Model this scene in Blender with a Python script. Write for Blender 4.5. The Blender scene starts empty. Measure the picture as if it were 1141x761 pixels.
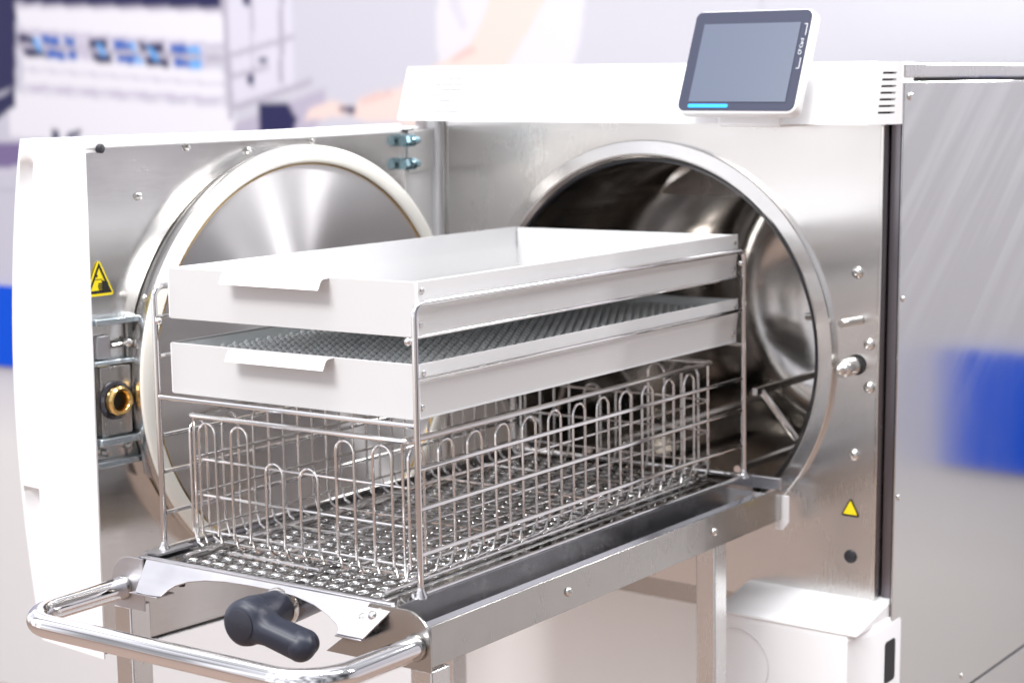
import bpy, bmesh, math, random
from mathutils import Vector, Matrix
random.seed(7)
sc = bpy.context.scene
COL = sc.collection
PI = math.pi

# ------------------------------------------------------------------ mesh helpers
class MB:
    def __init__(s): s.v = []; s.f = []; s.m = []
    def add(s, vs, fs, mi=0):
        o = len(s.v); s.v += [tuple(p) for p in vs]
        for f in fs: s.f.append([i + o for i in f]); s.m.append(mi)
        return s
    def box(s, x0, x1, y0, y1, z0, z1, mi=0):
        vs = [(x0,y0,z0),(x1,y0,z0),(x1,y1,z0),(x0,y1,z0),(x0,y0,z1),(x1,y0,z1),(x1,y1,z1),(x0,y1,z1)]
        return s.add(vs, [(0,3,2,1),(4,5,6,7),(0,1,5,4),(1,2,6,5),(2,3,7,6),(3,0,4,7)], mi)
    def prism(s, poly, fn, d, mi=0):
        """poly 2-D outline, fn(a,b)->3-D point, d = thickness vector"""
        n = len(poly); d = Vector(d)
        a = [Vector(fn(*p)) for p in poly]
        s.add([*a, *[p + d for p in a]], [list(range(n))[::-1], list(range(n, 2*n))] + [(i, (i+1) % n, n + (i+1) % n, n + i) for i in range(n)], mi)
        return s
    def tube(s, pts, r, seg=10, closed=False, mi=0, caps=True):
        P = [Vector(p) for p in pts]; n = len(P)
        rr = r if isinstance(r, (list, tuple)) else [r]*n
        T = []
        for i in range(n):
            a = P[(i-1) % n] if (closed or i > 0) else P[i]
            b = P[(i+1) % n] if (closed or i < n-1) else P[i]
            T.append((b - a).normalized())
        u = T[0].orthogonal().normalized(); rings = []
        for i in range(n):
            if i:
                ax = T[i-1].cross(T[i])
                if ax.length > 1e-8: u = Matrix.Rotation(T[i-1].angle(T[i]), 3, ax.normalized()) @ u
            u = (u - T[i]*u.dot(T[i])).normalized(); w = T[i].cross(u)
            rings.append([P[i] + (u*math.cos(2*PI*k/seg) + w*math.sin(2*PI*k/seg))*rr[i] for k in range(seg)])
        vs = [p for q in rings for p in q]; fs = []
        m = n if closed else n-1
        for i in range(m):
            j = (i+1) % n
            for k in range(seg): fs.append((i*seg+k, i*seg+(k+1) % seg, j*seg+(k+1) % seg, j*seg+k))
        if not closed and caps: fs += [list(range(seg))[::-1], [(n-1)*seg+k for k in range(seg)]]
        return s.add(vs, fs, mi)
    def lathe(s, o, ax, prof, seg=48, mi=0, up=None):
        """prof = [(r, h)] around axis ax from o"""
        o = Vector(o); ax = Vector(ax).normalized(); u = ax.orthogonal().normalized() if up is None else Vector(up).normalized(); w = ax.cross(u)
        vs = []; fs = []
        for r, h in prof:
            for k in range(seg):
                a = 2*PI*k/seg; vs.append(o + ax*h + (u*math.cos(a) + w*math.sin(a))*max(r, 1e-5))
        for i in range(len(prof)-1):
            for k in range(seg): fs.append((i*seg+k, i*seg+(k+1) % seg, (i+1)*seg+(k+1) % seg, (i+1)*seg+k))
        return s.add(vs, fs, mi)
    def ball(s, c, r, seg=14, mi=0, sq=(1,1,1)):
        n = seg//2; vs = []; fs = []
        for i in range(n+1):
            a = PI*i/n
            for k in range(seg):
                b = 2*PI*k/seg
                rr = max(math.sin(a), 1e-4)
                vs.append((c[0]+r*sq[0]*rr*math.cos(b), c[1]+r*sq[1]*rr*math.sin(b), c[2]+r*sq[2]*math.cos(a)))
        for i in range(n):
            for k in range(seg): fs.append((i*seg+k, (i+1)*seg+k, (i+1)*seg+(k+1) % seg, i*seg+(k+1) % seg))
        return s.add(vs, fs, mi)
    def loft(s, rings, mi=0, caps=True):
        n = len(rings[0]); vs = [p for r in rings for p in r]; fs = []
        for i in range(len(rings)-1):
            for k in range(n): fs.append((i*n+k, i*n+(k+1) % n, (i+1)*n+(k+1) % n, (i+1)*n+k))
        if caps: fs += [list(range(n))[::-1], [(len(rings)-1)*n+k for k in range(n)]]
        return s.add(vs, fs, mi)

def fillet(pts, r, n=6):
    P = [Vector(p) for p in pts]; out = [P[0]]
    for i in range(1, len(P)-1):
        a, b, c = P[i-1], P[i], P[i+1]
        u = (a-b).normalized(); v = (c-b).normalized()
        ang = u.angle(v)
        if ang > 3.12: out.append(b); continue
        d = r/math.tan(ang/2)
        d = min(d, (a-b).length*.49, (c-b).length*.49); rr = d*math.tan(ang/2)
        cen = b + (u+v).normalized()*(rr/math.sin(ang/2))
        p0 = b+u*d; p1 = b+v*d; e0 = p0-cen; e1 = p1-cen
        for k in range(n+1): out.append(cen + Matrix.Rotation(e0.angle(e1)*k/n, 3, e0.cross(e1).normalized()) @ e0)
    out.append(P[-1]); return out

def rrect(x0, x1, y0, y1, r, n=5):
    o = []
    for cx, cy, a0 in ((x1-r,y1-r,0),(x0+r,y1-r,90),(x0+r,y0+r,180),(x1-r,y0+r,270)):
        for k in range(n+1):
            a = math.radians(a0 + 90*k/n); o.append((cx+r*math.cos(a), cy+r*math.sin(a)))
    return o

def origin_of(o):
    while o is not None:
        if 'org' in ORG.get(o.name, {}): return ORG[o.name]['org']
        o = o.parent
    return Vector((0,0,0))
ORG = {}

def obj(name, mb, mats, parent=None, org=None, sm=32, bevel=0, bseg=2, uv=None):
    me = bpy.data.meshes.new(name)
    o3 = origin_of(parent) if parent is not None else Vector(org or (0,0,0))
    me.from_pydata([tuple(Vector(p) - o3) for p in mb.v], [], mb.f)
    mats = mats if isinstance(mats, (list, tuple)) else [mats]
    for m in mats: me.materials.append(m)
    for p, mi in zip(me.polygons, mb.m): p.material_index = mi
    bm = bmesh.new(); bm.from_mesh(me); bmesh.ops.recalc_face_normals(bm, faces=bm.faces); bm.to_mesh(me); bm.free()
    if sm:
        for p in me.polygons: p.use_smooth = True
        me.set_sharp_from_angle(angle=math.radians(sm))
    if uv:                                     # planar UV whose U runs along the brush lines
        l = me.uv_layers.new(name='brush'); a, b = uv
        for lp in me.loops: c = me.vertices[lp.vertex_index].co; l.data[lp.index].uv = (c[a], c[b])
    o = bpy.data.objects.new(name, me); COL.objects.link(o)
    if parent is not None: o.parent = parent
    else:
        o.location = o3; ORG[o.name] = {'org': o3}
    if bevel:
        b = o.modifiers.new('edge', 'BEVEL'); b.width = bevel; b.segments = bseg; b.limit_method = 'ANGLE'; b.angle_limit = math.radians(40)
        b.harden_normals = False
    return o

def thing(name, label, cat, base, group=None):
    o = bpy.data.objects.new(name, None); COL.objects.link(o); o.location = base; o.empty_display_size = .05
    ORG[o.name] = {'org': Vector(base)}
    tag(o, label, cat, group); return o
def tag(o, label, cat, group=None):
    o['label'] = label; o['category'] = cat
    if group: o['group'] = group
    return o

# ------------------------------------------------------------------ materials
def mat(name, base, metal=0, rough=.4, spec=.5, coat=0, emit=None, es=0):
    m = bpy.data.materials.new(name); m.use_nodes = True
    b = m.node_tree.nodes['Principled BSDF']
    b.inputs['Base Color'].default_value = (*base, 1); b.inputs['Metallic'].default_value = metal
    b.inputs['Roughness'].default_value = rough; b.inputs['Specular IOR Level'].default_value = spec
    b.inputs['Coat Weight'].default_value = coat; b.inputs['Coat Roughness'].default_value = .08
    if emit: b.inputs['Emission Color'].default_value = (*emit, 1); b.inputs['Emission Strength'].default_value = es
    return m
def N(m, t): return m.node_tree.nodes.new(t)
def LK(m, a, b): m.node_tree.links.new(a, b)
def bsdf(m): return m.node_tree.nodes['Principled BSDF']
def noise(m, scale, stretch=(1,1,1), detail=3, coord='Object'):
    tc = N(m, 'ShaderNodeTexCoord'); mp = N(m, 'ShaderNodeMapping'); mp.inputs['Scale'].default_value = stretch
    nz = N(m, 'ShaderNodeTexNoise'); nz.inputs['Scale'].default_value = scale; nz.inputs['Detail'].default_value = detail
    LK(m, tc.outputs[coord], mp.inputs['Vector']); LK(m, mp.outputs['Vector'], nz.inputs['Vector'])
    return nz.outputs['Fac']
def ramp(m, src, lo, hi, a=.3, b=.7):
    r = N(m, 'ShaderNodeMapRange'); r.inputs['From Min'].default_value = a; r.inputs['From Max'].default_value = b
    r.inputs['To Min'].default_value = lo; r.inputs['To Max'].default_value = hi
    LK(m, src, r.inputs['Value']); return r.outputs['Result']
def math_(m, op, a, b):
    n = N(m, 'ShaderNodeMath'); n.operation = op
    for i, x in enumerate((a, b)):
        if isinstance(x, (int, float)): n.inputs[i].default_value = x
        else: LK(m, x, n.inputs[i])
    return n.outputs[0]
def bump(m, h, dist, strength=1):
    b = N(m, 'ShaderNodeBump'); b.inputs['Distance'].default_value = dist; b.inputs['Strength'].default_value = strength
    LK(m, h, b.inputs['Height']); LK(m, b.outputs['Normal'], bsdf(m).inputs['Normal'])

def brushed(name, base, lo, hi, stretch, bs=.00003, smear=14, fine=260, aniso=0, grain=.4):
    """sheet steel: fine brush lines + cloudy handling marks in the gloss"""
    m = mat(name, base, 1, .3)
    fl = noise(m, fine, stretch, 2); cl = noise(m, smear, (1,1,1), 4)
    r = math_(m, 'ADD', ramp(m, fl, -.05*grain, .05*grain), ramp(m, cl, lo, hi))
    LK(m, r, bsdf(m).inputs['Roughness'])
    if bs: bump(m, fl, bs)
    if aniso:
        bsdf(m).inputs['Anisotropic'].default_value = aniso
        t = N(m, 'ShaderNodeTangent'); t.direction_type = 'UV_MAP'; t.uv_map = 'brush'; LK(m, t.outputs[0], bsdf(m).inputs['Tangent'])
    return m

M = {}
M['panel'] = brushed('brushed_front_steel', (.70,.69,.68), .20, .30, (1,1,.02), 0, 5, 500, .6, .15)
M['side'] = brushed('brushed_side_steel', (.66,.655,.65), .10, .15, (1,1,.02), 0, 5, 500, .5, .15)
M['door_steel'] = brushed('door_sheet_steel', (.70,.69,.68), .17, .27, (1,.03,1), .000006, 14, 500)
M['cart'] = brushed('trolley_steel', (.44,.43,.415), .17, .30, (1,1,.05), .000006, 30)
M['apron'] = brushed('satin_steel', (.52,.515,.54), .36, .46, (.03,1,1), .000006, 30)
M['plate'] = brushed('perforated_steel', (.50,.50,.495), .06, .12, (1,.1,1), 0, 30)
M['chamber'] = brushed('chamber_steel', (.52,.50,.48), .08, .16, (1,.02,1), .000004, 8)
M['leg'] = brushed('leg_steel', (.66,.65,.64), .22, .32, (1,1,.05), .000006)
M['chrome'] = mat('polished_wire', (.80,.79,.79), 1, .09)
M['wire'] = mat('electropolished_wire', (.78,.765,.755), 1, .16)
M['tubechrome'] = mat('polished_tube', (.80,.79,.80), 1, .06)
M['satin'] = mat('satin_turned_steel', (.70,.685,.66), 1, .30)
M['bolt'] = mat('bolt_steel', (.68,.67,.65), 1, .18)
M['zinc'] = mat('zinc_blue', (.30,.46,.52), 1, .22)
M['zincrail'] = mat('zinc_plate', (.58,.66,.71), 1, .25)
M['ring'] = brushed('flange_steel', (.67,.655,.64), .16, .24, (1,1,1), 0, 20)
M['white'] = mat('white_lacquer', (.83,.83,.84), 0, .38, .45)
M['whitew'] = mat('white_plastic_cover', (.90,.885,.87), 0, .42, .45)
M['dark'] = mat('dark_recess', (.012,.012,.014), 0, .6)
M['column'] = mat('dark_column_steel', (.20,.185,.205), 1, .28)
M['gasket'] = mat('silicone_seal', (.86,.845,.78), 0, .5)
M['brass'] = mat('brass', (.80,.55,.22), 1, .2)
M['navy'] = mat('dark_blue_plastic', (.016,.020,.036), 0, .42, .5)
M['navycap'] = mat('dark_plastic_cap', (.016,.018,.03), 0, .5, .5)
M['blackrub'] = mat('black_rubber', (.015,.015,.02), 0, .5)
M['yellow'] = mat('sticker_yellow', (.90,.72,.01), 0, .4)
M['black'] = mat('sticker_black', (.012,.011,.01), 0, .45)
M['bezel'] = mat('bezel_blue_grey', (.028,.033,.065), 0, .5, .3)
M['screen'] = mat('display_glass', (.085,.105,.155), 0, .26, .5, .0)
M['cyan'] = mat('status_light', (.0,.18,.5), 0, .4, .5, 0, (.01,.40,1.0), .9)
M['letter'] = mat('bezel_lettering', (.7,.72,.76), 0, .5)
M['mat'] = mat('liner_sheet_metal', (.90,.93,.93), .3, .3)
M['light_dot'] = mat('light_dot_pale', (.90,.93,.93), 0, .3)
M['gutter'] = mat('gutter_steel', (.47,.47,.49), 1, .15)
M['darksteel'] = mat('dark_polished_steel', (.16,.16,.18), 1, .25)
# aluminium tray: satin light grey lacquer with faint cloudiness
M['tray'] = mat('tray_light_grey', (.595,.595,.60), 0, .38, .5)
bump(M['tray'], noise(M['tray'], 420, (1,1,1), 2), .00001)
LK(M['tray'], ramp(M['tray'], noise(M['tray'], 9, (1,1,1), 3), .32, .44), bsdf(M['tray']).inputs['Roughness'])
M['lip'] = mat('tray_lip_white', (.80,.80,.81), 0, .38, .5)
# diagonal reflections of hall trusses, put into the side sheet's colour and gloss
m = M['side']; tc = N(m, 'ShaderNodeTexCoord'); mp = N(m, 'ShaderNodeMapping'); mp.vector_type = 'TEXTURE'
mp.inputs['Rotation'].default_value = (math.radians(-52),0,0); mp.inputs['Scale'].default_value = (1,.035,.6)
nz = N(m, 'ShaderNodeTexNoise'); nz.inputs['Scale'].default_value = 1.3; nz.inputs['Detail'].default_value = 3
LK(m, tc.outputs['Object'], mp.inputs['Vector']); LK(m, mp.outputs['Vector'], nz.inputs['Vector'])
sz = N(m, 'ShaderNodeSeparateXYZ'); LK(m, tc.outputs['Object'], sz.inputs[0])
truss_sheen = math_(m, 'MULTIPLY', ramp(m, nz.outputs['Fac'], 0, 1, .47, .66), ramp(m, sz.outputs['Z'], 0, 1, 1.22, 1.42))
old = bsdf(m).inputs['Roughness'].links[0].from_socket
LK(m, math_(m, 'ADD', old, math_(m, 'MULTIPLY', truss_sheen, .06)), bsdf(m).inputs['Roughness'])
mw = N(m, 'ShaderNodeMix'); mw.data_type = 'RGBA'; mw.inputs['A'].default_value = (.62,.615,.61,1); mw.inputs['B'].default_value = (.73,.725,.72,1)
LK(m, truss_sheen, mw.inputs['Factor']); LK(m, mw.outputs['Result'], bsdf(m).inputs['Base Color'])
# radial turned disc
m = mat('turned_disc_steel', (.88,.865,.88), 1, .36)
bsdf(m).inputs['Anisotropic'].default_value = 1.0; bsdf(m).inputs['Anisotropic Rotation'].default_value = .25
tg = N(m, 'ShaderNodeTangent'); tg.direction_type = 'RADIAL'; tg.axis = 'X'
LK(m, tg.outputs[0], bsdf(m).inputs['Tangent'])
M['disc'] = m

# ------------------------------------------------------------------ camera (solved from the photograph)
cam = bpy.data.cameras.new('camera'); co = bpy.data.objects.new('camera', cam); COL.objects.link(co)
co.location = (1.1274, -1.2172, .1582)
co.rotation_euler = (1.43624, .01693, .62116)
cam.lens = 36*2034.0/1141; cam.sensor_width = 36; cam.clip_start = .05; cam.clip_end = 200
cam.dof.use_dof = True; cam.dof.focus_distance = 1.68; cam.dof.aperture_fstop = 5.8
sc.camera = co

# ------------------------------------------------------------------ floor, wall
FZ = -1.45
m = mat('floor_carpet', (.26,.12,.06), 0, .9, .2)
mixf = N(m, 'ShaderNodeMix'); mixf.data_type = 'RGBA'
mixf.inputs['A'].default_value = (.32,.235,.19,1); mixf.inputs['B'].default_value = (.42,.32,.265,1)
LK(m, noise(m, 60, (1,1,1), 4), mixf.inputs['Factor']); LK(m, mixf.outputs['Result'], bsdf(m).inputs['Base Color'])
bump(m, noise(m, 400), .003)
fl = obj('floor', MB().box(-8, 8, -8, 8, FZ-.05, FZ), m, sm=0); fl['kind'] = 'structure'

m = mat('wall_print', (.70,.70,.78), 0, .5, .3)
WY = 1.95
bw = obj('partition_wall', MB().box(-6, 5, WY, WY+.06, FZ, .74), m, org=(0, WY, FZ), sm=0)
# pale lavender print fading to white towards the right of the wall graphic and below it
tc = N(m, 'ShaderNodeTexCoord'); sx = N(m, 'ShaderNodeSeparateXYZ'); LK(m, tc.outputs['Object'], sx.inputs[0])
mx = N(m, 'ShaderNodeMix'); mx.data_type = 'RGBA'; mx.inputs['A'].default_value = (.47,.465,.54,1); mx.inputs['B'].default_value = (.485,.487,.525,1)
LK(m, ramp(m, sx.outputs['X'], 0, 1, -2.6, .1), mx.inputs['Factor'])
mx2 = N(m, 'ShaderNodeMix'); mx2.data_type = 'RGBA'; mx2.inputs['A'].default_value = (.68,.67,.67,1)
LK(m, mx.outputs['Result'], mx2.inputs['B']); LK(m, ramp(m, sx.outputs['Z'], 0, 1, .70, .95), mx2.inputs['Factor'])
LK(m, mx2.outputs['Result'], bsdf(m).inputs['Base Color'])
tag(bw, 'pale lavender partition wall behind the machine, carrying the large printed picture', 'wall')

# printed picture on the wall: one flat sheet, its soft out-of-focus picture held as a colour per point
import numpy as np
INK = dict(navy=(.012,.012,.07), white=(.68,.675,.73), cool=(.58,.57,.66), blue=(.02,.10,.42), sky=(.10,.35,.75), rod=(.38,.36,.44), plum=(.16,.12,.26),
      skin=(.70,.56,.52), pink=(.62,.42,.40), coat=(.62,.61,.66), fold=(.55,.54,.60), shade=(.40,.37,.47), mid=(.48,.45,.56))
PX0, PX1, PZ0, PZ1, PS = -2.94, -.55, -.07, .655, .0055
gx = np.arange(PX0, PX1+PS/2, PS); gz = np.arange(PZ0, PZ1+PS/2, PS)
GX, GZ = np.meshgrid(gx, gz)
tt = np.clip((GX+2.6)/2.7, 0, 1)[..., None]
IMG = (np.array((.47,.465,.54))*(1-tt) + np.array((.485,.487,.525))*tt)/.95
def soft(a, r):
    for axis in (0, 1):
        for _ in range(1):
            p = np.pad(a, [(r, r) if q == axis else (0, 0) for q in range(3)], mode='edge')
            c = np.cumsum(p, axis=axis); c = np.concatenate([np.zeros_like(np.take(c, [0], axis)), c], axis)
            n = a.shape[axis]; a = (np.take(c, range(2*r+1, 2*r+1+n), axis) - np.take(c, range(0, n), axis))/(2*r+1)
    return a
def flat(name, polys, ink, lay):
    """paint outlines of one colour into the print"""
    for p in polys:
        ins = np.zeros(GX.shape, bool)
        for (xa, za), (xb, zb_) in zip(p, p[1:]+p[:1]):
            if za == zb_: continue
            ins ^= ((za > GZ) != (zb_ > GZ)) & (GX < (xb-xa)*(GZ-za)/(zb_-za)+xa)
        IMG[ins] = INK[ink]
flat('printed_backdrop', [[(-2.9,.62),(-1.985,.62),(-1.985,.363),(-2.70,.415),(-2.715,.42),(-2.735,.20),(-2.9,.16)], [(-1.985,.62),(-1.86,.62),(-1.87,.375),(-1.90,.335),(-1.93,.37),(-1.985,.363)]], 'navy', 1)
flat('printed_stand', [[(-2.9,.05),(-2.2,.075),(-2.0,.05),(-2.9,-.02)]], 'plum', 1)
flat('printed_tray', [[(-2.72,.405),(-1.97,.362),(-1.975,.285),(-2.70,.345)], [(-2.70,.278),(-1.978,.226),(-1.982,.149),(-2.705,.187)], [(-2.77,.186),(-1.947,.137),(-1.949,.02),(-2.765,.07)]], 'white', 2)
flat('printed_tray_front', [[(-1.968,.62),(-1.748,.62),(-1.756,.186),(-1.946,.150),(-1.955,.20)]], 'cool', 2)
flat('printed_bag_gap', [[(-2.716,.335),(-2.034,.284),(-2.037,.228),(-2.72,.28)]], 'cool', 2)
flat('printed_tray_edge', [[(-2.715,.35),(-1.975,.288),(-1.975,.278),(-2.715,.338)], [(-2.70,.205),(-1.98,.162),(-1.98,.150),(-2.70,.19)], [(-2.70,.247),(-1.978,.194),(-1.978,.188),(-2.70,.24)]], 'mid', 3)
flat('printed_dark_bag', [[(-2.72,.335),(-2.66,.33),(-2.60,.27),(-2.69,.277)], [(-2.45,.315),(-2.38,.311),(-2.36,.25),(-2.43,.256)], [(-2.27,.30),(-2.18,.294),(-2.16,.236),(-2.24,.243)]], 'navy', 3)
flat('printed_blue_bag', [[(-2.63,.329),(-2.56,.323),(-2.53,.262),(-2.60,.27)], [(-2.54,.322),(-2.50,.318),(-2.49,.262),(-2.52,.265)], [(-2.36,.307),(-2.29,.302),(-2.28,.246),(-2.34,.252)], [(-2.16,.292),(-2.10,.288),(-2.09,.232),(-2.14,.236)]], 'blue', 3)
flat('printed_base', [[(-1.95,.10),(-1.66,.18),(-1.66,.12),(-1.75,.04),(-1.95,.02)]], 'shade', 3)
flat('printed_pale_bag', [[(-2.30,.303),(-2.285,.302),(-2.25,.245),(-2.275,.248)], [(-2.095,.287),(-2.055,.284),(-2.05,.229),(-2.09,.233)]], 'sky', 4)
flat('printed_shadow', [[(-1.87,.145),(-1.78,.150),(-1.75,.11),(-1.77,.06),(-1.87,.07)], [(-2.60,.09),(-2.575,.088),(-2.575,.02),(-2.60,.02)], [(-2.55,.075),(-2.48,.09),(-2.50,.07),(-2.54,.06)], [(-2.85,.10),(-2.74,.15),(-2.74,.20),(-2.78,.18),(-2.9,.15)]], 'navy', 4)
for (xa, za), (xb, zb_), wd in (((-1.979,.62),(-1.959,.11),.018), ((-1.776,.62),(-1.796,.19),.016), ((-2.72,.306),(-1.97,.251),.015), ((-1.965,.258),(-1.75,.297),.012), ((-1.963,.208),(-1.83,.232),.012), ((-1.955,.135),(-1.70,.195),.016), ((-2.72,.408),(-1.97,.366),.010), ((-1.88,.62),(-1.885,.18),.010)):
    dx, dz = (wd/2, 0) if abs(zb_-za) > abs(xb-xa) else (0, wd/2)
    flat('rod', [[(xa-dx,za-dz),(xa+dx,za+dz),(xb+dx,zb_+dz),(xb-dx,zb_-dz)]], 'rod', 5)
flat('bag_glint', [[(-2.66,.322),(-2.64,.321),(-2.62,.285),(-2.64,.288)], [(-2.42,.30),(-2.40,.299),(-2.38,.268),(-2.40,.27)], [(-2.24,.288),(-2.22,.287),(-2.19,.25),(-2.21,.252)]], 'sky', 5)
flat('bag_between', [[(-2.49,.312),(-2.46,.31),(-2.44,.262),(-2.48,.266)], [(-2.055,.28),(-2.036,.278),(-2.038,.232),(-2.05,.233)]], 'mid', 4)
flat('printed_handle', [[(-1.91,.402),(-1.885,.40),(-1.885,.375),(-1.905,.37)], [(-1.905,.213),(-1.88,.212),(-1.885,.192),(-1.90,.19)], [(-1.865,.25),(-1.835,.252),(-1.84,.242),(-1.865,.24)]], 'navy', 6)
flat('coat', [[(-1.331,.40),(-1.336,.306),(-1.333,.225),(-1.164,.149),(-.98,.217),(-.962,.274),(-.945,.40)]], 'coat', 1)
flat('fold', [[(-1.29,.39),(-1.303,.352),(-1.268,.294),(-1.251,.303),(-1.274,.36),(-1.266,.39)]], 'fold', 1)
flat('coat_top', [[(-1.40,.66),(-1.331,.38),(-.945,.38),(-.90,.66)]], 'coat', 1)
flat('arm', [[(-1.10,.62),(-1.187,.379),(-1.2,.344),(-1.22,.305),(-1.25,.265),(-1.294,.243),(-1.336,.225),(-1.419,.188),(-1.458,.167),(-1.46,.104),(-1.385,.074),(-1.212,.15),(-1.139,.228),(-1.092,.286),(-1.057,.336),(-1.031,.372),(-.93,.62)]], 'skin', 2)
flat('hand', [[(-1.574,.138),(-1.557,.156),(-1.51,.167),(-1.453,.174),(-1.433,.153),(-1.448,.104),(-1.551,.106),(-1.596,.118),(-1.727,.105),(-1.712,.132),(-1.643,.151),(-1.59,.138)]], 'skin', 2)
flat('finger_shade', [[(-1.555,.152),(-1.51,.163),(-1.46,.170),(-1.462,.160),(-1.52,.148),(-1.56,.140)], [(-1.24,.262),(-1.30,.236),(-1.30,.226),(-1.23,.250)]], 'pink', 2)
flat('pen', [[(-1.622,.139),(-1.574,.134),(-1.575,.12),(-1.617,.125)]], 'navy', 2)
IMG = soft(IMG, 1)*.95
nx_, nz_ = len(gx), len(gz)
mb = MB(); mb.v = [(float(x), WY-.0015, float(z)) for z in gz for x in gx]
mb.f = [(r*nx_+c, r*nx_+c+1, (r+1)*nx_+c+1, (r+1)*nx_+c) for r in range(nz_-1) for c in range(nx_-1)]; mb.m = [0]*len(mb.f)
m = mat('picture_print', (.6,.6,.65), 0, .5, .3)
at_ = N(m, 'ShaderNodeAttribute'); at_.attribute_name = 'ink'; LK(m, at_.outputs['Color'], bsdf(m).inputs['Base Color'])
pr = obj('wall_picture', mb, m, org=(-1.9, WY, -.1), sm=0)
ca = pr.data.color_attributes.new('ink', 'FLOAT_COLOR', 'POINT')
ca.data.foreach_set('color', np.concatenate([IMG, np.ones(IMG.shape[:2]+(1,))], -1).reshape(-1).astype(np.float32))
tag(pr, 'soft printed picture of instrument trays with blue bags and a bare forearm on the wall', 'poster')
bb = obj('blue_wall_band', MB().box(-6, .785, WY-.012, WY-.001, -.545, -.328), mat('band_blue', (.001,.075,.60), 0, .5, .1), org=(-2, WY, -.435), sm=0)
tag(bb, 'strong blue horizontal band along the partition wall behind the open door', 'wall band')

# ------------------------------------------------------------------ the autoclave
TH = math.radians(.75)
BASE = Vector((0, .63, FZ)); CEN = Vector((0, .63, -.1415))
A = thing('autoclave', 'large white and steel autoclave with its round door swung open to the left', 'autoclave', BASE)
Rm = Matrix.Rotation(TH, 3, 'Y')
A.rotation_euler = (0, TH, 0); A.location = CEN + Rm @ (BASE - CEN)
CZ = -.1415; FY = .63; RO = .2438

def part(name, mb, mt, parent=None, **k): return obj(name, mb, mt, parent or A, **k)

# front panel with the round opening
mb = MB(); n = 160; xl, xr, zb, zt = -.302, .2965, -.425, .128; hole = .236
ang = sorted(set([2*PI*k/n for k in range(n)] + [math.atan2(z-CZ, x) % (2*PI) for x in (xl, xr) for z in (zb, zt)]))
inn = []; out = []
for a in ang:
    c, s_ = math.cos(a), math.sin(a); t = 9
    if c > 1e-9: t = min(t, xr/c)
    if c < -1e-9: t = min(t, xl/c)
    if s_ > 1e-9: t = min(t, (zt-CZ)/s_)
    if s_ < -1e-9: t = min(t, (zb-CZ)/s_)
    inn.append((hole*c, FY, CZ+hole*s_)); out.append((t*c, FY, CZ+t*s_))
k = len(ang); mb.add(inn+out, [(i, (i+1) % k, k+(i+1) % k, k+i) for i in range(k)])
mb.add([(x, FY, z) for x, z in ((xr,zb),(xr,zt))] + [(x, FY+.02, z) for x, z in ((xr,zt),(xr,zb))], [(0,1,2,3)])
fp = part('front_panel', mb, M['panel'], sm=0, uv=(0,2))
# flange ring and chamber
mb = MB().lathe((0,0,CZ), (0,1,0), [(.2440,.631),(.2438,.6235),(.2428,.622),(.2285,.6205),(.2265,.6208),(.2225,.6265),(.2215,.630)], 160)
part('chamber_flange', mb, M['ring'], sm=14)
prof = [(.2215,.630),(.2195,.634),(.2195,1.22)] + [(.2195*math.cos(a*PI/24), 1.22+.07*math.sin(a*PI/24)) for a in range(1, 13)]
ch = part('chamber', MB().lathe((0,0,CZ), (0,1,0), prof, 128), M['chamber'], sm=40)
mb = MB()
for sx_ in (-1, 1):
    x = sx_*.135; z = -.187
    mb.box(x-.003, x+.003, .645, 1.15, z-.004, z+.004)
    mb.tube([(x, .660, z), (x+sx_*.034, .685, z-.058)], .004, 8)
    mb.tube([(x, .95, z), (x+sx_*.034, .95, z-.058)], .004, 8)
    mb.tube([(sx_*.105, .66, -.285), (sx_*.105, 1.15, -.285)], .005, 8)
    mb.tube([(sx_*.105, .80, -.285), (sx_*.14, .80, -.305)], .004, 8)
part('chamber_rail', mb, M['wire'], ch)
part('chamber_seal', MB().lathe((0,0,CZ), (0,1,0), [(.2213,.6275),(.2196,.6268),(.2190,.6285),(.2190,.634)], 160), M['blackrub'], ch, sm=50)
part('chamber_stop', MB().tube([(.2195, .672, -.0965), (.1850, .674, -.0985)], .0042, 14), M['bolt'], ch)
# right corner column and seal strip
part('corner_column', MB().box(.2972, .3142, .643, .66, -.425, .125), M['column'], bevel=.002)
part('edge_trim', MB().box(.2925, .2968, .6275, .6295, -.425, .122), M['bolt'], bevel=.0008)
part('column_seal', MB().box(.3128, .3143, .6345, .6425, -.425, .123), M['blackrub'])
# left post and body side
part('hinge_post', MB().box(-.325, -.3075, .618, .66, -.425, .124), M['white'], bevel=.003)
part('post_trim', MB().box(-.3070, -.3030, .6262, .6292, -.425, .124), M['bolt'])
part('left_shell', MB().box(-.362, -.326, .640, 1.78, -.56, .188), M['white'], bevel=.004)
# right side sheet with seams
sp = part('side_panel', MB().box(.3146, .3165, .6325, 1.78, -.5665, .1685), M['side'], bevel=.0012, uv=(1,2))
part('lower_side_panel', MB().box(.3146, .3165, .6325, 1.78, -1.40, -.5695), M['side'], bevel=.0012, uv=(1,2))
part('top_cover', MB().box(-.32, .3160, .634, 1.78, .1725, .1885), M['leg'], bevel=.002)
part('top_seam', MB().box(-.3, .3120, .65, 1.78, .1660, .1740), M['dark'])
part('seam_backing', MB().box(.29, .3120, .64, 1.78, -.575, -.56), M['dark'])
mb = MB()
for y, z in ((.6475,.1525),): mb.lathe((.3165,y,z), (1,0,0), [(.0042,0),(.004,.0012),(.003,.0022),(.0001,.0025)], 16)
for y, z in ((.6425,-.0665),(.6430,-.288),(.8450,-.549)):
    part('panel_screw', MB().lathe((.3165,y,z), (1,0,0), [(.0036,0),(.0034,.001),(.0025,.002),(.0001,.0022)], 16), M['bolt'])
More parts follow.
